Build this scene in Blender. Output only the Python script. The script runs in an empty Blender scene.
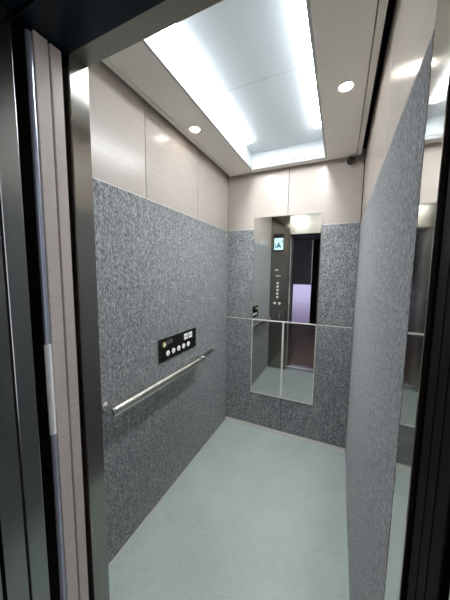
import bpy, bmesh, math, random
from mathutils import Vector, Matrix
random.seed(7)
scene = bpy.context.scene
COL = scene.collection
PI = math.pi
# lift car, metres: left wall x=0, back wall y=0 (the car runs towards -y), floor z=0
W, D, H = 1.053, 1.566, 2.25
FELT = 1.79           # top of the felt lining
JL = 0.267            # left side of the doorway
DOOR_H = 1.975

# ------------------------------------------------------------------ materials
def mat(name, col, rough=.5, metal=0., emit=None, estr=0., spec=.5, coat=0., sheen=0., trans=0.):
    m = bpy.data.materials.new(name); m.use_nodes = True
    b = m.node_tree.nodes['Principled BSDF']
    b.inputs['Base Color'].default_value = (*col, 1)
    b.inputs['Roughness'].default_value = rough
    b.inputs['Metallic'].default_value = metal
    b.inputs['Specular IOR Level'].default_value = spec
    b.inputs['Coat Weight'].default_value = coat
    b.inputs['Sheen Weight'].default_value = sheen
    b.inputs['Transmission Weight'].default_value = trans
    if emit:
        b.inputs['Emission Color'].default_value = (*emit, 1)
        b.inputs['Emission Strength'].default_value = estr
    return m

def N(m, t, **kw):
    n = m.node_tree.nodes.new(t)
    for k, v in kw.items():
        setattr(n, k, v)
    return n

def link(m, a, b):
    m.node_tree.links.new(a, b)

def coords(m, scale, rot=(0, 0, 0)):
    tc = N(m, 'ShaderNodeTexCoord'); mp = N(m, 'ShaderNodeMapping')
    mp.inputs['Scale'].default_value = scale; mp.inputs['Rotation'].default_value = rot
    link(m, tc.outputs['Object'], mp.inputs['Vector'])
    return mp.outputs['Vector']

def noise(m, vec, scale, detail=4, rough=.6):
    n = N(m, 'ShaderNodeTexNoise')
    n.inputs['Scale'].default_value = scale; n.inputs['Detail'].default_value = detail
    n.inputs['Roughness'].default_value = rough
    link(m, vec, n.inputs['Vector'])
    return n.outputs['Fac']

def ramp(m, fac, stops):
    r = N(m, 'ShaderNodeValToRGB')
    e = r.color_ramp.elements
    e[0].position, e[0].color = stops[0][0], (*stops[0][1], 1)
    e[1].position, e[1].color = stops[1][0], (*stops[1][1], 1)
    for p, c in stops[2:]:
        x = e.new(p); x.color = (*c, 1)
    link(m, fac, r.inputs['Fac'])
    return r.outputs['Color']

def bump(m, fac, strength, dist=.002):
    b = N(m, 'ShaderNodeBump'); b.inputs['Strength'].default_value = strength; b.inputs['Distance'].default_value = dist
    link(m, fac, b.inputs['Height'])
    link(m, b.outputs['Normal'], m.node_tree.nodes['Principled BSDF'].inputs['Normal'])

def mixc(m, mode, fac, a, b):
    x = N(m, 'ShaderNodeMix', data_type='RGBA', blend_type=mode)
    x.inputs['Factor'].default_value = fac
    link(m, a, x.inputs['A']); link(m, b, x.inputs['B'])
    return x.outputs['Result']

def felt_mat():
    m = mat('grey_felt', (.2, .2, .2), .95, spec=.15, sheen=.3)
    b = m.node_tree.nodes['Principled BSDF']
    v1 = coords(m, (1, 1, .36))
    v2 = coords(m, (1, 1, .55), (.2, .35, .1))
    clump = noise(m, v1, 200, 4, .78)
    streak = noise(m, coords(m, (1, 1, .16)), 60, 3, .6)
    fibre = noise(m, v2, 420, 3, .7)
    c1 = ramp(m, clump, [(.37, (.085, .09, .094)), (.63, (.72, .735, .742)), (.5, (.345, .353, .358))])
    c2 = ramp(m, fibre, [(.36, (.25, .25, .25)), (.60, (1.0, 1.0, 1.0))])
    c3 = ramp(m, streak, [(.3, (.72, .72, .73)), (.7, (1.12, 1.12, 1.12))])
    link(m, mixc(m, 'MULTIPLY', 1, mixc(m, 'MULTIPLY', .75, c1, c2), c3), b.inputs['Base Color'])
    bump(m, fibre, .9, .003)
    return m

def steel_mat(name, col, rough, stretch=(1, 1, .02), amount=.08):
    m = mat(name, col, rough, 1.0)
    b = m.node_tree.nodes['Principled BSDF']
    f = noise(m, coords(m, stretch), 900, 2, .6)
    mr = N(m, 'ShaderNodeMapRange')
    mr.inputs['To Min'].default_value = rough - amount * .5; mr.inputs['To Max'].default_value = rough + amount
    link(m, f, mr.inputs['Value']); link(m, mr.outputs['Result'], b.inputs['Roughness'])
    return m

def laminate_mat(name, col, rough=.22):
    m = mat(name, col, rough, spec=.28)
    b = m.node_tree.nodes['Principled BSDF']
    f = noise(m, coords(m, (1, 1, 14)), 6, 5, .65)
    lo = tuple(c * .94 for c in col); hi = tuple(min(1, c * 1.05) for c in col)
    link(m, ramp(m, f, [(.3, lo), (.7, hi)]), b.inputs['Base Color'])
    return m

def floor_mat():
    m = mat('vinyl_floor', (.4, .45, .43), .42)
    b = m.node_tree.nodes['Principled BSDF']
    blot = noise(m, coords(m, (1, 1, 1)), 3.2, 6, .62)
    scuff = noise(m, coords(m, (1, 5, 1), (0, 0, .5)), 22, 5, .7)
    c = ramp(m, blot, [(.3, (.455, .53, .495)), (.72, (.545, .615, .58))])
    c2 = ramp(m, scuff, [(.25, (.74, .75, .74)), (.6, (1, 1, 1))])
    link(m, mixc(m, 'MULTIPLY', .6, c, c2), b.inputs['Base Color'])
    # faint rows of raised arcs moulded in the sheet
    wv = N(m, 'ShaderNodeTexWave', wave_type='RINGS', rings_direction='SPHERICAL')
    wv.inputs['Scale'].default_value = 17; wv.inputs['Distortion'].default_value = .6
    tc = N(m, 'ShaderNodeTexCoord'); mp = N(m, 'ShaderNodeMapping'); mp.inputs['Location'].default_value = (-.45, 2.3, 0)
    link(m, tc.outputs['Object'], mp.inputs['Vector']); link(m, mp.outputs['Vector'], wv.inputs['Vector'])
    bump(m, wv.outputs['Fac'], .05, .002)
    rr = N(m, 'ShaderNodeMapRange'); rr.inputs['To Min'].default_value = .24; rr.inputs['To Max'].default_value = .42
    link(m, blot, rr.inputs['Value']); link(m, rr.outputs['Result'], b.inputs['Roughness'])
    return m

M = dict(
    felt=felt_mat(),
    beige=laminate_mat('beige_laminate', (.485, .425, .38), .24),
    ceil=mat('ceiling_panel_paint', (.83, .79, .735), .5),
    white=mat('white_reflector', (.68, .72, .74), .6),
    lip=mat('recess_lip', (.5, .5, .5), .5),
    dark=mat('dark_gap', (.012, .012, .013), .8),
    steel=steel_mat('hairline_steel', (.31, .30, .272), .12, amount=.05),
    transom=steel_mat('champagne_transom_steel', (.33, .31, .265), .27),
    jamb=steel_mat('polished_jamb_steel', (.60, .59, .56), .07, amount=.03),
    steel2=steel_mat('dark_hairline_steel', (.33, .34, .34), .2),
    chrome=mat('polished_steel', (.78, .77, .74), .16, 1.),
    rail=steel_mat('satin_rail_steel', (.66, .64, .58), .28, (1, .02, 1)),
    mirror=mat('mirror_glass', (.80, .81, .79), .012, 1.),
    mirror_low=mat('lower_mirror_glass', (.66, .665, .64), .03, 1.),
    silver=mat('silver_trim', (.86, .83, .77), .35, .2),
    vinyl=floor_mat(),
    skirt=mat('pale_skirting', (.70, .67, .62), .4),
    black=mat('black_gloss', (.012, .012, .011), .16),
    blackm=mat('black_matt', (.010, .009, .007), .7, spec=.05),
    blue=mat('blue_black_paint', (.004, .011, .018), .35, spec=.25),
    doorpaint=laminate_mat('taupe_door_skin', (.62, .55, .50), .4),
    doorside=mat('door_side_strip', (.30, .27, .25), .5),
    edge=mat('blue_steel_edge', (.42, .45, .55), .25, .5),
    tape=mat('white_tape', (.88, .90, .86), .5),
    lit=mat('lit_button', (.9, .9, .88), .4, emit=(1, .99, .95), estr=.12),
    yellow=mat('yellow_button', (.55, .50, .18), .4, emit=(.9, .8, .3), estr=.03),
    ink=mat('dark_ink', (.03, .03, .03), .5),
    greyink=mat('grey_ink', (.25, .25, .25), .5),
    sign=mat('pale_sign', (.7, .69, .64), .4),
    led=mat('led_diffuser', (.9, .9, .9), .5, emit=(.93, .97, 1.0), estr=36),
    spot=mat('downlight_lens', (.9, .9, .85), .4, emit=(1., .93, .80), estr=22),
    trimring=mat('downlight_ring', (.80, .78, .72), .35),
    screen=mat('screen_light', (.1, .1, .1), .3, emit=(.55, .9, 1.0), estr=.9),
    screendark=mat('screen_dark', (.02, .05, .07), .3, emit=(.05, .12, .16), estr=.5),
    alu=steel_mat('sill_aluminium', (.75, .75, .73), .3, (.02, 1, 1)),
    lfloor=mat('brown_landing_tile', (.20, .14, .13), .65, spec=.15),
    lwall=mat('landing_wall_paint', (.14, .13, .14), .6),
    shutter=mat('shutter_metal', (.22, .20, .24), .4, .1),
    frost=mat('frosted_glass', (.41, .385, .56), .3, trans=1.),
    pane=None,
    pave=mat('outdoor_paving', (.42, .36, .38), .8),
    dome=mat('smoked_dome', (.02, .02, .02), .08),
    domebase=mat('dome_base', (.45, .44, .42), .35),
)

# clear pane: thin glass lets daylight straight through
pm = bpy.data.materials.new('clear_pane'); pm.use_nodes = True; nt = pm.node_tree; nt.nodes.clear()
_o = nt.nodes.new('ShaderNodeOutputMaterial'); _t = nt.nodes.new('ShaderNodeBsdfTransparent'); _g = nt.nodes.new('ShaderNodeBsdfGlossy')
_x = nt.nodes.new('ShaderNodeMixShader'); _f = nt.nodes.new('ShaderNodeFresnel')
_g.inputs['Roughness'].default_value = .02
nt.links.new(_f.outputs[0], _x.inputs[0]); nt.links.new(_t.outputs[0], _x.inputs[1]); nt.links.new(_g.outputs[0], _x.inputs[2]); nt.links.new(_x.outputs[0], _o.inputs[0])
M['pane'] = pm

# ------------------------------------------------------------------ mesh helpers
def bx(bm, x0, x1, y0, y1, z0, z1):
    v = [bm.verts.new((x, y, z)) for x in (x0, x1) for y in (y0, y1) for z in (z0, z1)]
    for f in ((0, 1, 3, 2), (4, 6, 7, 5), (0, 4, 5, 1), (2, 3, 7, 6), (0, 2, 6, 4), (1, 5, 7, 3)):
        bm.faces.new([v[i] for i in f])

def disc(bm, c, r, depth, axis, seg=28, r2=None):
    """closed cylinder (or cone) from c along axis"""
    a = Vector(axis).normalized(); q = a.to_track_quat('Z', 'Y'); r2 = r if r2 is None else r2
    c = Vector(c); lo, hi = [], []
    for i in range(seg):
        t = 2 * PI * i / seg; d = Vector((math.cos(t), math.sin(t), 0))
        lo.append(bm.verts.new(c + q @ (d * r))); hi.append(bm.verts.new(c + q @ (d * r2 + Vector((0, 0, depth)))))
    for i in range(seg):
        j = (i + 1) % seg
        bm.faces.new((lo[i], lo[j], hi[j], hi[i]))
    bm.faces.new(lo[::-1]); bm.faces.new(hi)

def lathe(bm, c, axis, prof, seg=32):
    """prof: list of (r, h) from one end to the other along the axis"""
    a = Vector(axis).normalized(); q = a.to_track_quat('Z', 'Y'); c = Vector(c)
    rings = []
    for r, h in prof:
        rings.append([bm.verts.new(c + q @ Vector((r * math.cos(2 * PI * i / seg), r * math.sin(2 * PI * i / seg), h))) for i in range(seg)])
    for k in range(len(rings) - 1):
        for i in range(seg):
            j = (i + 1) % seg
            bm.faces.new((rings[k][i], rings[k][j], rings[k + 1][j], rings[k + 1][i]))
    bm.faces.new(rings[0][::-1]); bm.faces.new(rings[-1])

def tube(bm, pts, r, seg=20, cap=True):
    pts = [Vector(p) for p in pts]; rings = []
    up = Vector((0, 0, 1)); prev = None
    for i, p in enumerate(pts):
        d = (pts[min(i + 1, len(pts) - 1)] - pts[max(i - 1, 0)]).normalized()
        n = (prev if prev is not None else (up if abs(d.z) < .9 else Vector((1, 0, 0))))
        n = (n - d * n.dot(d)).normalized(); prev = n; b = d.cross(n)
        rings.append([bm.verts.new(p + (n * math.cos(2 * PI * k / seg) + b * math.sin(2 * PI * k / seg)) * r) for k in range(seg)])
    for k in range(len(rings) - 1):
        for i in range(seg):
            j = (i + 1) % seg
            bm.faces.new((rings[k][i], rings[k][j], rings[k + 1][j], rings[k + 1][i]))
    if cap:
        bm.faces.new(rings[0][::-1]); bm.faces.new(rings[-1])

def obj(name, bm, m, parent=None, bevel=0., smooth=False, loc=None):
    bmesh.ops.recalc_face_normals(bm, faces=bm.faces)
    me = bpy.data.meshes.new(name); bm.to_mesh(me); bm.free()
    me.materials.append(M[m] if isinstance(m, str) else m)
    if smooth:
        for p in me.polygons: p.use_smooth = True
        me.set_sharp_from_angle(angle=math.radians(40))
    o = bpy.data.objects.new(name, me); COL.objects.link(o)
    if parent:
        o.parent = parent
    if loc: o.location = loc
    if bevel:
        b = o.modifiers.new('Bevel', 'BEVEL'); b.width = bevel; b.segments = 2; b.limit_method = 'ANGLE'
    return o

def box(name, m, x0, x1, y0, y1, z0, z1, parent=None, bevel=0.):
    bm = bmesh.new(); bx(bm, x0, x1, y0, y1, z0, z1)
    return obj(name, bm, m, parent, bevel)

def empty(name, loc=(0, 0, 0)):
    o = bpy.data.objects.new(name, None); COL.objects.link(o); o.location = loc; o.empty_display_size = .1
    return o

def tag(o, label, cat, group=None):
    o['label'] = label; o['category'] = cat
    if group: o['group'] = group
    return o

def struct(o):
    o['kind'] = 'structure'; return o

class Thing:
    """an Empty at loc; parts are given in world coordinates and parented to it"""
    def __init__(s, name, loc, label=None, cat=None, group=None):
        s.e = empty(name, loc); s.loc = Vector(loc)
        if label: tag(s.e, label, cat, group)
    def part(s, name, bm, m, bevel=0., smooth=False, parent=None):
        bmesh.ops.translate(bm, verts=bm.verts, vec=-s.loc)
        return obj(name, bm, m, parent or s.e, bevel, smooth)
    def box(s, name, m, x0, x1, y0, y1, z0, z1, bevel=0., parent=None):
        bm = bmesh.new(); bx(bm, x0, x1, y0, y1, z0, z1)
        return s.part(name, bm, m, bevel, False, parent)

def glyph(text, size):
    """flat lettering, a bmesh in the XY plane centred on the origin"""
    cu = bpy.data.curves.new('lettering', 'FONT'); cu.body = text; cu.size = size
    cu.align_x = 'CENTER'; cu.align_y = 'CENTER'; cu.extrude = .0004
    o = bpy.data.objects.new('lettering', cu); COL.objects.link(o)
    dg = bpy.context.evaluated_depsgraph_get()
    me = o.evaluated_get(dg).to_mesh()
    bm = bmesh.new(); bm.from_mesh(me)
    o.evaluated_get(dg).to_mesh_clear()
    bpy.data.objects.remove(o); bpy.data.curves.remove(cu)
    return bm

def on_left_wall(bm, x, y, z):        # lettering read from inside the car on the left wall (facing +x)
    m4 = Matrix(((0, 0, 1, x), (1, 0, 0, y), (0, 1, 0, z), (0, 0, 0, 1)))
    bmesh.ops.transform(bm, matrix=m4, verts=bm.verts); return bm

def on_front(bm, x, y, z):            # lettering on the front return, facing the back wall (+y)
    m4 = Matrix(((-1, 0, 0, x), (0, 0, 1, y), (0, 1, 0, z), (0, 0, 0, 1)))
    bmesh.ops.transform(bm, matrix=m4, verts=bm.verts); return bm

def slab_panels(root_name, backing, panels, m='beige'):
    """a wall: dark backing sheet plus upper laminate panels with thin open joints"""
    r = struct(box(root_name, 'dark', *backing))
    for p in panels:
        box('laminate_panel', m, *p, parent=r, bevel=.0015)
    return r

# ------------------------------------------------------------------ car shell
TOP = 2.46
struct(box('floor', 'vinyl', -.006, W + .006, -1.625, .006, -.04, 0))
j = .0018
yj = [-D, -1.044, -.522, 0]
slab_panels('wall_left', (-.05, -.008, -1.62, .05, -.04, TOP),
            [(-.008, 0, yj[i] + j, yj[i + 1] - j, 0, 2.30) for i in range(3)])
slab_panels('wall_right', (W + .012, W + .05, -1.62, .05, -.04, TOP),
            [(W + .004, W + .012, yj[i] + j, yj[i + 1] - j, 0, 2.30) for i in range(3)])
slab_panels('wall_back', (-.05, W + .05, .008, .05, -.04, TOP),
            [(-.0, .529 - j, 0, .008, 0, 2.30), (.529 + j, W, 0, .008, 0, 2.30)])

# ceiling: a roof over a dropped panel with an open slot round it and a lamp recess cut in it
ceiling = struct(box('ceiling', 'dark', -.05, W + .05, -1.62, .05, TOP, TOP + .04))
RX0, RX1, RY0, RY1, RZ = .246, .796, -1.47, -.088, 2.368
cx0, cx1, cy0, cy1 = .022, 1.030, -1.55, -.018
bm = bmesh.new()
g = .004
for (a, b, c, d) in ((cx0 + .03, RX0 - .012, cy0, cy1 - .03), (RX1 + .012, cx1 - .03, cy0, cy1 - .03), (RX0 - .012, RX1 + .012, RY1 + .012, cy1 - .03), (RX0 - .012, RX1 + .012, cy0, RY0 - .012)):
    bx(bm, a, b, c, d, H, H + .022)
obj('ceiling_panel', bm, 'ceil', ceiling)
bm = bmesh.new()
bx(bm, cx0, cx0 + .03 - g, cy0, cy1, H + .001, H + .03)
bx(bm, cx1 - .03 + g, cx1, cy0, cy1, H + .001, H + .03)
bx(bm, cx0 + .03 - g, cx1 - .03 + g, cy1 - .03 + g, cy1, H + .001, H + .03)
obj('ceiling_border', bm, 'ceil', ceiling, .001)
bm = bmesh.new()
for (a, b, c, d) in ((RX0 - .012, RX0, RY0 - .012, RY1 + .012), (RX1, RX1 + .012, RY0 - .012, RY1 + .012), (RX0, RX1, RY1, RY1 + .012), (RX0, RX1, RY0 - .012, RY0)):
    bx(bm, a, b, c, d, H - .002, H + .02)
obj('recess_lip', bm, 'lip', ceiling, .001)
bm = bmesh.new()
t = .01
bx(bm, RX0 - t, RX0, RY0 - t, RY1 + t, H + .024, RZ + t); bx(bm, RX1, RX1 + t, RY0 - t, RY1 + t, H + .024, RZ + t)
bx(bm, RX0, RX1, RY1, RY1 + t, H + .024, RZ + t); bx(bm, RX0, RX1, RY0 - t, RY0, H + .024, RZ + t)
yc = -.80
bx(bm, RX0, RX1, RY0, yc - .0015, RZ, RZ + t); bx(bm, RX0, RX1, yc + .0015, RY1, RZ, RZ + t)
obj('recess_lining', bm, 'white', ceiling)

# two linear lamps in the top corners of the recess
def led(x, sx, label):
    L = Thing('linear_lamp', (x, -.785, RZ), label, 'lamp', 'linear lamps in the ceiling recess')
    y0, y1 = -1.31, -.27
    bm = bmesh.new()
    prof = [(0, 0), (0, -.006), (sx * .048, -.006), (sx * .055, -.004), (sx * .060, 0)]
    A = [bm.verts.new((x + p[0], y0, RZ - .001 + p[1])) for p in prof]
    B = [bm.verts.new((x + p[0], y1, RZ - .001 + p[1])) for p in prof]
    k = len(prof)
    for i in range(k):
        q = (i + 1) % k
        bm.faces.new((A[i], A[q], B[q], B[i]))
    bm.faces.new(A[::-1]); bm.faces.new(B)
    L.part('diffuser', bm, 'led')
    for (a, b) in ((y0 - .012, y0), (y1, y1 + .012)):
        xx = sorted((x, x + sx * .060)); L.box('end_cap', 'lip', xx[0], xx[1], a, b, RZ - .0075, RZ - .001)
led(RX0 + .001, 1, 'bright white linear lamp along the recess side above the handrail wall')
led(RX1 - .001, -1, 'bright white linear lamp along the recess side farther from the handrail')

def downlight(x, y, label):
    L = Thing('downlight', (x, y, H), label, 'downlight', 'round ceiling downlights')
    bm = bmesh.new()
    prof = [(.036, 0), (.0365, -.003), (.034, -.005), (.028, -.0035), (.0275, -.0005)]
    lathe(bm, (x, y, H), (0, 0, 1), prof, 40); L.part('trim_ring', bm, 'trimring', smooth=True)
    bm = bmesh.new(); lathe(bm, (x, y, H), (0, 0, 1), [(.027, -.001), (.0265, -.0042), (.02, -.0052), (.008, -.0056)], 32)
    L.part('lens', bm, 'spot', smooth=True)
downlight(.120, -.760, 'small round warm downlight in the ceiling over the handrail side')
downlight(.918, -.773, 'small round warm downlight in the ceiling nearer the dome camera')

# ------------------------------------------------------------------ felt lining
def felt(name, label, x0, x1, y0, y1, z0, z1, face, trim='top'):
    """a felt sheet with slightly puffy surface; face: axis letter of its show side"""
    th = Thing(name, ((x0 + x1) / 2, (y0 + y1) / 2, z0), label, 'felt panel', 'grey felt lining sheets')
    bm = bmesh.new(); bx(bm, x0, x1, y0, y1, z0, z1)
    th.part('felt_sheet', bm, 'felt', bevel=.0015)
    e = .003
    bm = bmesh.new()
    if face == 'L': bx(bm, x0, x1 - .001, y0, y1, z1, z1 + e)
    elif face == 'B': bx(bm, x0, x1, y0 + .001, y1, z1, z1 + e)
    if len(bm.faces): th.part('edge_strip', bm, 'sign')
    else: bm.free()
    return th
felt('felt_panel', 'long mottled grey felt sheet on the wall behind the handrail', 0.0001, .0028, -1.563, -.0045, .0085, FELT, 'L')
ZM = 1.0105
felt('felt_panel', 'narrow upper grey felt sheet on the back wall, handrail side of mirror', .0035, .2485, -.0035, -.0001, ZM + .003, FELT, 'B')
felt('felt_panel', 'upper grey felt sheet between tall mirror and the plain wall opposite the handrail', .792, W - .003, -.0035, -.0001, ZM + .003, FELT, 'B')
felt('felt_panel', 'lower grey felt sheet on the back wall at the handrail corner', .0035, .529 - .002, -.0035, -.0001, .034, ZM - .003, 'C')
felt('felt_panel', 'lower grey felt sheet on the back wall, side away from the handrail', .529 + .002, W - .003, -.0035, -.0001, .034, ZM - .003, 'C')

# the sheet on the right wall is a loose thick pad whose lower part bellies a little
th = Thing('felt_panel', (W, -.78, 0), 'big pale grey felt sheet bulging on the wall opposite the handrail', 'felt panel', 'grey felt lining sheets')
bm = bmesh.new()
ny, nz = 80, 90; y0, y1, z0, z1 = -1.564, -.004, .004, FELT
grid = []
for iz in range(nz + 1):
    row = []
    for iy in range(ny + 1):
        y = y0 + (y1 - y0) * iy / ny; z = z0 + (z1 - z0) * iz / nz
        k = math.exp(-((z - .12) / .16) ** 2)
        b = .0015 * math.sin(y * 7.3 + 1) * math.sin(z * 5 + .4) + k * (.004 + .003 * math.sin(y * 9))
        b *= min(1, (y - y0) / .05) * min(1, (y1 - y) / .05) * min(1, (z1 - z) / .05)
        row.append(bm.verts.new((W - max(b, -.001), y, z)))
    grid.append(row)
back = [[bm.verts.new((W + .0038, y, z)) for y in (y0, y1)] for z in (z0, z1)]
for iz in range(nz):
    for iy in range(ny):
        bm.faces.new((grid[iz][iy], grid[iz][iy + 1], grid[iz + 1][iy + 1], grid[iz + 1][iy]))
bm.faces.new([back[0][0], back[0][1], back[1][1], back[1][0]])
bm.faces.new(grid[0] + [back[0][1], back[0][0]])
bm.faces.new(grid[nz] + [back[1][1], back[1][0]])
bm.faces.new([r[0] for r in grid] + [back[1][0], back[0][0]])
bm.faces.new([r[ny] for r in grid] + [back[1][1], back[0][1]])
th.part('felt_sheet', bm, 'felt', smooth=True)
th.box('edge_strip', 'sign', W + .001, W + .0038, y0, y1, FELT, FELT + .003)

# ------------------------------------------------------------------ back wall: trim line, mirror, skirting
struct(box('trim_1', 'silver', .002, .2485, -.006, .004, ZM - .003, ZM + .003, bevel=.001))
struct(box('trim_2', 'silver', .7925, W - .003, -.006, .004, ZM - .003, ZM + .003, bevel=.001))
MX0, MX1, MZ0, MZ1 = .2505, .7900, .337, 1.884
mr = Thing('wall_mirror', (.52, 0, MZ0), 'tall narrow mirror in thin silver frame on the back wall', 'mirror')
f = .0055
bm = bmesh.new(); bx(bm, MX0 + .003, MX1 - .003, -.009, -.0045, ZM + .004, MZ1 - .003); mr.part('upper_glass', bm, 'mirror')
xm = .5265
mr.box('lower_glass', 'mirror_low', MX0 + .003, xm - .004, -.009, -.0045, MZ0 + .003, ZM - .004)
mr.box('lower_glass', 'mirror_low', xm + .004, MX1 - .003, -.009, -.0045, MZ0 + .003, ZM - .004)
mr.box('cross_bar', 'silver', MX0, MX1, -.014, -.0045, ZM - .005, ZM + .005, .001)
mr.box('upright_bar', 'silver', xm - .0075, xm + .0075, -.014, -.0045, MZ0, ZM - .005, .001)
bm = bmesh.new()
bx(bm, MX0, MX0 + f, -.012, -.0045, MZ0, ZM - .005); bx(bm, MX1 - f, MX1, -.012, -.0045, MZ0, ZM - .005); bx(bm, MX0 + f, MX1 - f, -.012, -.0045, MZ0, MZ0 + f)
mr.part('lower_frame', bm, 'silver')
bm = bmesh.new()
bx(bm, MX0, MX0 + .003, -.011, -.0045, ZM + .005, MZ1); bx(bm, MX1 - .003, MX1, -.011, -.0045, ZM + .005, MZ1); bx(bm, MX0 + .003, MX1 - .003, -.011, -.0045, MZ1 - .003, MZ1)
mr.part('upper_frame', bm, 'chrome')
mr.box('backing_board', 'black', MX0, MX1, -.0045, -.0001, MZ0, MZ1)

# skirting: the floor sheet is turned up the back wall, slightly wavy
bm = bmesh.new(); n = 60
A, B, C_, Dv = [], [], [], []
for i in range(n + 1):
    x = .002 + (W - .006) * i / n
    w = .004 + .003 * math.sin(x * 13 + .5) + .0015 * math.sin(x * 31)
    A.append(bm.verts.new((x, -.012 - w, 0.0005))); B.append(bm.verts.new((x, -.006 - w * .4, .028 + .002 * math.sin(x * 9))))
    C_.append(bm.verts.new((x, .004, .029 + .002 * math.sin(x * 9)))); Dv.append(bm.verts.new((x, .004, .0005)))
for i in range(n):
    for P, Q in ((A, B), (B, C_), (C_, Dv), (Dv, A)):
        bm.faces.new((P[i], P[i + 1], Q[i + 1], Q[i]))
bm.faces.new((A[0], B[0], C_[0], Dv[0])); bm.faces.new((A[n], B[n], C_[n], Dv[n]))
struct(obj('baseboard_back', bm, 'skirt', smooth=True))
struct(box('baseboard_left', 'skirt', 0.0001, .008, -1.565, -.02, 0, .0075, bevel=.003))

# ------------------------------------------------------------------ handrail
RZc, RXc, rr_ = .797, .066, .0228
hr = Thing('handrail', (0, -.95, RZc), 'brushed steel tube handrail along the felt wall below the button panel', 'handrail')
bm = bmesh.new(); tube(bm, [(RXc, -1.357 + i * (.775 / 20), RZc) for i in range(21)], rr_, 28)
hr.part('rail_tube', bm, 'rail', smooth=True)
for (y, s) in ((-1.357, -1), (-.582, 1)):
    bm = bmesh.new(); lathe(bm, (RXc, y, RZc), (0, s, 0), [(.0229, -.004), (.0256, 0), (.0256, .009), (.022, .0125), (.009, .014)], 28)
    hr.part('end_cap', bm, 'chrome', smooth=True)
for y in (-1.340, -.598):
    bm = bmesh.new(); lathe(bm, (.0028, y, RZc + .004), (1, 0, 0), [(.0115, 0), (.0115, RXc - .012)], 20)
    br = hr.part('bracket', bm, 'rail', smooth=True)
    bm = bmesh.new(); lathe(bm, (.0028, y, RZc + .004), (1, 0, 0), [(.020, 0), (.020, .003), (.018, .006), (.0115, .008)], 28)
    bmesh.ops.translate(bm, verts=bm.verts, vec=-hr.loc); obj('wall_flange', bm, 'chrome', br, 0, True)
hr.box('rear_bar', 'rail', .0028, .013, -.60, -.285, RZc - .020, RZc - .008, .002)

# ------------------------------------------------------------------ low button panel on the left wall
PY0, PY1, PZ0, PZ1 = -.975, -.565, .881, 1.018
cp = Thing('wall_mounted_button_panel', (0, -.77, PZ0), 'black low panel with five round lit buttons above the handrail', 'control panel')
cp.e['kind'] = 'thing'
cp.box('face_plate', 'black', .0028, .0085, PY0, PY1, PZ0, PZ1, .0015)
def fy(u): return PY0 + (PY1 - PY0) * u
def fz(v): return PZ0 + (PZ1 - PZ0) * v
for i in range(5):
    y, z = fy(.20 + i * .1375), fz(.285 + i * .004)
    bm = bmesh.new(); lathe(bm, (.0085, y, z), (1, 0, 0), [(.0165, 0), (.0165, .002), (.015, .0032), (.006, .0036)], 28)
    b = cp.part('floor_button', bm, 'lit', smooth=True)
    bm = on_left_wall(glyph(str(i + 1), .019), .0124, y, z); bmesh.ops.translate(bm, verts=bm.verts, vec=-cp.loc)
    obj('numeral', bm, 'ink', b)
for k, u in enumerate((.675, .808)):
    y, z = fy(u), fz(.74)
    bm = bmesh.new(); bx(bm, .0085, .0115, y - .021, y + .021, z - .0195, z + .0195)
    b = cp.part('door_button', bm, 'lit', bevel=.0012)
    bm = bmesh.new()
    for s in (-1, 1):                       # open: arrows apart, close: arrows together
        tip, base = (.013, .003) if k == 0 else (.003, .013)
        for xx in (0,):
            v = [bm.verts.new((.0119, y + s * tip, z)), bm.verts.new((.0119, y + s * base, z + .009)), bm.verts.new((.0119, y + s * base, z - .009)),
                 bm.verts.new((.0113, y + s * tip, z)), bm.verts.new((.0113, y + s * base, z + .009)), bm.verts.new((.0113, y + s * base, z - .009))]
            bm.faces.new(v[:3]); bm.faces.new(v[3:][::-1])
            for a, c in ((0, 1), (1, 2), (2, 0)): bm.faces.new((v[a], v[c], v[c + 3], v[a + 3]))
    bmesh.ops.translate(bm, verts=bm.verts, vec=-cp.loc); obj('arrow_symbol', bm, 'ink', b)
bm = bmesh.new(); lathe(bm, (.0085, fy(.120), fz(.735), ), (1, 0, 0), [(.0165, 0), (.0165, .002), (.014, .003), (.009, .0032)], 28)
b = cp.part('alarm_button', bm, 'yellow', smooth=True)
bm = bmesh.new(); lathe(bm, (.0117, fy(.120), fz(.735) - .002), (1, 0, 0), [(.008, 0), (.008, .0008), (.006, .001)], 20)
bmesh.ops.translate(bm, verts=bm.verts, vec=-cp.loc); obj('bell_symbol', bm, 'lit', b)
bm = bmesh.new()
for k in range(6):
    for q in range(3):
        y = fy(.185) + k * .0095; z = fz(.70) + q * .010
        bx(bm, .0083, .009, y, y + .006, z, z + .005)
cp.part('speaker_grille', bm, 'greyink')

# ------------------------------------------------------------------ dome camera
dc = Thing('security_camera', (.966, -.030, 2.235), 'tiny dark dome camera in the upper back corner under the ceiling', 'camera')
bm = bmesh.new(); lathe(bm, (.966, -.0005, 2.222), (0, -1, 0), [(.031, 0), (.031, .014), (.027, .018)], 28); dc.part('mount', bm, 'domebase', smooth=True)
bm = bmesh.new()
lathe(bm, (.966, -.012, 2.222), (0, -1, 0), [(.0265, -.002)] + [(.0275 * math.cos(a), .008 + .0275 * math.sin(a)) for a in [i * PI / 20 for i in range(10)]], 28)
dc.part('dome', bm, 'dome', smooth=True)

# ------------------------------------------------------------------ car front: return panel, doorway, header
YI, YO = -D, -1.622
fr = struct(box('wall_front', 'steel', -.05, JL - .004, YO, YI, -.04, TOP, bevel=.0015))
struct(box('trim_3', 'transom', JL, W + .05, YO + .002, YI - .0005, DOOR_H, TOP, bevel=.0015))       # transom over the doorway
struct(box('trim_4', 'jamb', W + .0002, W + .05, -1.657, YI - .0005, -.04, TOP, bevel=.0015))     # slim post at the closing side
box('jamb_cover', 'steel', JL - .0038, JL, YO, YI, -.04, TOP, fr, .0012)
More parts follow.
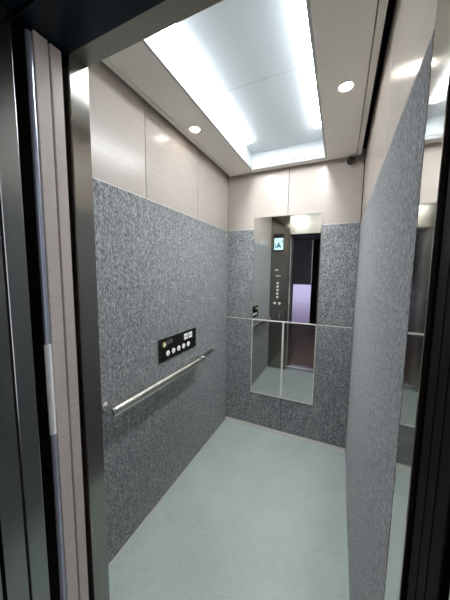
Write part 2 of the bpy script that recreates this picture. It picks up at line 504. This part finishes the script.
# main control column on the inside of the return panel
cop = Thing('control_column', (.13, YI, .70), 'steel control column with display screen and button row beside the doorway', 'control panel')
y = YI
cop.box('face_plate', 'steel', .018, .250, y, y + .003, .62, 2.05, .001)
ds = cop.box('display', 'black', .036, .190, y + .003, y + .010, 1.738, 1.992, .002)
def sub(parent, name, m, x0, x1, z0, z1, ya, yb):
    bm = bmesh.new(); bx(bm, x0, x1, ya, yb, z0, z1)
    bmesh.ops.translate(bm, verts=bm.verts, vec=-cop.loc); return obj(name, bm, m, parent)
sub(ds, 'screen', 'screen', .050, .177, 1.765, 1.930, y + .010, y + .0108)
bm = bmesh.new()
random.seed(3)
for (x0, x1, z0, z1) in ((.085, .135, 1.80, 1.84), (.10, .125, 1.84, 1.87), (.135, .15, 1.79, 1.82), (.06, .072, 1.79, 1.85), (.155, .17, 1.86, 1.90), (.07, .10, 1.785, 1.80), (.085, .095, 1.895, 1.915), (.14, .15, 1.895, 1.915)):
    bx(bm, x0, x1, y + .0108, y + .0112, z0, z1)
bmesh.ops.translate(bm, verts=bm.verts, vec=-cop.loc); obj('screen_picture', bm, 'screendark', ds)
cop.box('name_plate', 'sign', .070, .118, y + .003, y + .0045, 1.466, 1.484)
bm = bmesh.new()
for k in range(4): bx(bm, .083 + k * .018, .083 + k * .018 + (.013 if k < 3 else .016), y + .003, y + .0045, 1.382, 1.397)
cop.part('rating_marks', bm, 'sign')
for i in range(5):
    z = 1.286 - i * .0515
    bm = bmesh.new(); lathe(bm, (.115, y + .003, z), (0, 1, 0), [(.016, 0), (.016, .0025), (.0145, .004), (.006, .0044)], 24)
    b = cop.part('floor_button', bm, 'lit', smooth=True)
    bm = on_front(glyph(str(5 - i), .017), .115, y + .0078, z); bmesh.ops.translate(bm, verts=bm.verts, vec=-cop.loc); obj('numeral', bm, 'ink', b)
for k, x in enumerate((.080, .149)):
    bm = bmesh.new(); lathe(bm, (x, y + .003, .989), (0, 1, 0), [(.018, 0), (.018, .0025), (.0165, .004), (.008, .0044)], 24)
    b = cop.part('door_button', bm, 'lit', smooth=True)
    bm = bmesh.new(); 
    for s in (-1, 1): bx(bm, x + s * .006 - .003, x + s * .006 + .003, y + .0074, y + .0080, .983, .995)
    bmesh.ops.translate(bm, verts=bm.verts, vec=-cop.loc); obj('arrow_symbol', bm, 'ink', b)
sv = cop.box('service_door', 'steel2', .050, .215, y + .003, y + .006, .68, .90, .001)
sub(sv, 'finger_pull', 'sign', .146, .152, .76, .84, y + .006, y + .009)

# sills
struct(box('trim_5', 'alu', -.45, W + .04, -1.712, -1.626, -.04, -.001))
struct(box('trim_6', 'alu', -.45, W + .04, -1.84, -1.742, -.04, -.001))

# ------------------------------------------------------------------ doors, slid open to the left
XD = .2640
def door(name, m, x1, y0, y1, top=1.964, w=.50, z0=.008, bevel=.002):
    return struct(box(name, m, x1 - w, x1, y0, y1, z0, top, bevel=bevel))
door('door_1', 'doorpaint', XD, -1.6665, -1.6385)
d2 = door('door_2', 'doorpaint', XD, -1.7035, -1.671)
se = Thing('door_safety_edge', (XD, -1.712, .01), 'slim blue-grey metal safety edge on the beige door, white tape on it', 'safety edge')
bm = bmesh.new()
tube(bm, [(XD - .004, -1.7125, .012 + i * 1.94 / 10) for i in range(11)], .0068, 16)
se.part('edge_bar', bm, 'edge', smooth=True)
se.box('carrier_strip', 'doorside', XD - .012, XD - .002, -1.7085, -1.7052, .012, 1.955)
bm = bmesh.new()
n = 8; zs = (.972, 1.219)
prof = [(XD - .004 + .0078 * math.cos(a), -1.7125 + .0078 * math.sin(a)) for a in [(-PI * .62) + PI * 1.15 * i / 14 for i in range(15)]]
inn = [(XD - .004 + .0068 * math.cos(a), -1.7125 + .0068 * math.sin(a)) for a in [(-PI * .62) + PI * 1.15 * i / 14 for i in range(15)]]
loop = prof + inn[::-1]
A = [bm.verts.new((p[0], p[1], zs[0])) for p in loop]; B = [bm.verts.new((p[0], p[1], zs[1])) for p in loop]
for i in range(len(loop)):
    q = (i + 1) % len(loop); bm.faces.new((A[i], A[q], B[q], B[i]))
for i in range(14):
    for V in (A, B):
        bm.faces.new((V[i], V[i + 1], V[len(loop) - 2 - i], V[len(loop) - 1 - i]))
tp = se.part('white_tape', bm, 'tape', smooth=True); tp['label'] = 'white tape wrapped round the metal edge'
d3 = door('door_3', 'steel2', XD, -1.790, -1.748)
box('gap_shade_filler', 'blackm', XD - .49, XD - .0004, -1.7948, -1.7902, .009, 1.9635, d3)  # black filler: shade of the open gap between the landing doors, as colour
door('door_4', 'steel2', XD, -1.838, -1.795, bevel=.0004)
# landing jamb on the opening side
box('gap_shade_sheet', 'blackm', XD - .49, XD - .004, -1.7050, -1.7036, .009, 1.9645, d2)  # black sheet painting shade over the door face visible in the gap
struct(box('trim_7', 'steel2', -.30, XD + .002, -2.00, -1.846, 0, 2.5, bevel=.002))
# strike post and landing jamb on the closing side
struct(box('trim_8', 'blackm', W + .006, W + .06, -1.770, -1.668, -.02, 2.02, bevel=.003))
bm = bmesh.new()
for yy in (-1.735, -1.705): bx(bm, W + .0052, W + .007, yy, yy + .008, -.02, 2.02)
obj('rubber_lip', bm, 'blackm', bpy.data.objects['trim_8'])
struct(box('trim_9', 'steel2', W + .004, W + .35, -2.00, -1.795, 0, 2.5, bevel=.002))
# headers over the doors and over the landing doorway
struct(box('trim_10', 'blue', -.50, W + .06, -1.735, -1.6245, 1.966, 2.40))
struct(box('trim_11', 'blue', -.50, W + .36, -2.00, -1.742, 1.968, 2.5))
# shaft closure
struct(box('wall_shaft_left', 'dark', -.56, -.51, -2.0, -1.58, -.04, 2.5))
struct(box('wall_shaft_front', 'dark', -.51, -.05, -1.6225, -1.58, -.04, 2.5))
struct(box('wall_shaft_right', 'dark', W + .062, W + .10, -1.79, -1.58, -.04, 2.5))
struct(box('ceiling_shaft', 'dark', -.56, W + .10, -2.0, -1.60, 2.5, 2.54))

# ------------------------------------------------------------------ landing seen in the mirror, plus an added side window
struct(box('floor_landing', 'lfloor', -1.7, 2.2, -5.0, -1.846, -.05, -.001))
struct(box('wall_landing_left', 'lwall', -1.75, -1.7, -5.1, -1.90, -.05, 2.7))
bm = bmesh.new()
bx(bm, 2.2, 2.25, -5.1, -4.7, -.05, 2.7); bx(bm, 2.2, 2.25, -2.15, -1.90, -.05, 2.7)
bx(bm, 2.2, 2.25, -4.7, -2.15, -.05, .1); bx(bm, 2.2, 2.25, -4.7, -2.15, 2.45, 2.7)
struct(obj('wall_landing_right', bm, 'lwall'))
w2 = struct(box('added_light_window', 'pane', 2.222, 2.228, -4.66, -2.19, .14, 2.41))  # out of view, added to bring daylight onto the open door edges
bm = bmesh.new()
bx(bm, 2.205, 2.245, -4.7, -4.66, .1, 2.45); bx(bm, 2.205, 2.245, -2.19, -2.15, .1, 2.45)
bx(bm, 2.205, 2.245, -4.66, -2.19, .1, .14); bx(bm, 2.205, 2.245, -4.66, -2.19, 2.41, 2.45)
obj('window_frame', bm, 'blackm', w2)
struct(box('ceiling_landing', 'lwall', -1.75, 2.25, -5.1, -1.90, 2.6, 2.7))
bm = bmesh.new()
bx(bm, -1.7, -.30, -1.96, -1.90, 0, 2.6); bx(bm, W + .35, 2.2, -1.96, -1.90, 0, 2.6); bx(bm, -.30, W + .35, -1.96, -1.90, 2.5, 2.6)
struct(obj('wall_landing_front', bm, 'lwall'))
WX0, WX1 = -.40, .40
bm = bmesh.new()
bx(bm, -1.7, WX0, -5.08, -5.0, -.05, 2.6); bx(bm, WX1, 2.2, -5.08, -5.0, -.05, 2.6); bx(bm, WX0, WX1, -5.08, -5.0, 2.35, 2.6)
struct(obj('wall_landing_back', bm, 'lwall'))
win = struct(box('window_1', 'frost', WX0 + .10, WX1 - .15, -5.06, -5.045, .05, 1.22))
bm = bmesh.new()
bx(bm, WX0, WX0 + .11, -5.07, -5.02, 0, 2.35); bx(bm, WX1 - .16, WX1, -5.07, -5.02, 0, 2.35); bx(bm, WX0 + .11, WX1 - .16, -5.07, -5.02, 0, .07)
obj('window_frame', bm, 'blackm', win)
bm = bmesh.new()
zz = 1.17; 
while zz < 2.34:
    bx(bm, WX0 + .11, WX1 - .16, -4.99, -4.975, zz, min(zz + .068, 2.35)); zz += .07
bx(bm, WX0 + .11, WX1 - .16, -4.998, -4.972, 1.15, 1.19); bx(bm, WX0 + .11, WX1 - .16, -4.998, -4.99, 1.15, 2.35)
sh = obj('hanging_shutter', bm, 'shutter'); tag(sh, 'dark half lowered shutter seen in the mirror above a pale window', 'shutter')
struct(box('floor_outside', 'pave', -4, 4, -11, -5.09, -.06, -.01))

# ------------------------------------------------------------------ world
w = bpy.data.worlds.new('World'); scene.world = w; w.use_nodes = True
bg = w.node_tree.nodes['Background']; bg.inputs['Color'].default_value = (.90, .90, .98, 1); bg.inputs['Strength'].default_value = 1.2

# ------------------------------------------------------------------ camera
yaw, pitch, roll, F = .4305, -.1029, .0117, 248.72
r = Vector((math.cos(yaw), math.sin(yaw), 0)); fw = Vector((-math.sin(yaw), math.cos(yaw), 0)); u = Vector((0, 0, 1))
fw, u = math.cos(pitch) * fw + math.sin(pitch) * u, -math.sin(pitch) * fw + math.cos(pitch) * u
r, u = math.cos(roll) * r + math.sin(roll) * u, -math.sin(roll) * r + math.cos(roll) * u
cam = bpy.data.cameras.new('camera'); co = bpy.data.objects.new('camera', cam); COL.objects.link(co)
co.matrix_world = Matrix(((r.x, u.x, -fw.x, .9396), (r.y, u.y, -fw.y, -2.0928), (r.z, u.z, -fw.z, 1.4041), (0, 0, 0, 1)))
cam.sensor_fit = 'VERTICAL'; cam.sensor_height = 36; cam.lens = F / 600 * 36; cam.clip_start = .01
scene.camera = co

scene.view_settings.view_transform = 'Standard'; scene.view_settings.look = 'None'
scene.view_settings.exposure = 0.88; scene.view_settings.gamma = 1.0; scene.view_settings.use_curve_mapping = False
scene.cycles.max_bounces = 14; scene.cycles.diffuse_bounces = 8; scene.cycles.glossy_bounces = 8; scene.cycles.transmission_bounces = 8
scene.cycles.use_denoising = True
scene.cycles.sample_clamp_indirect = 6
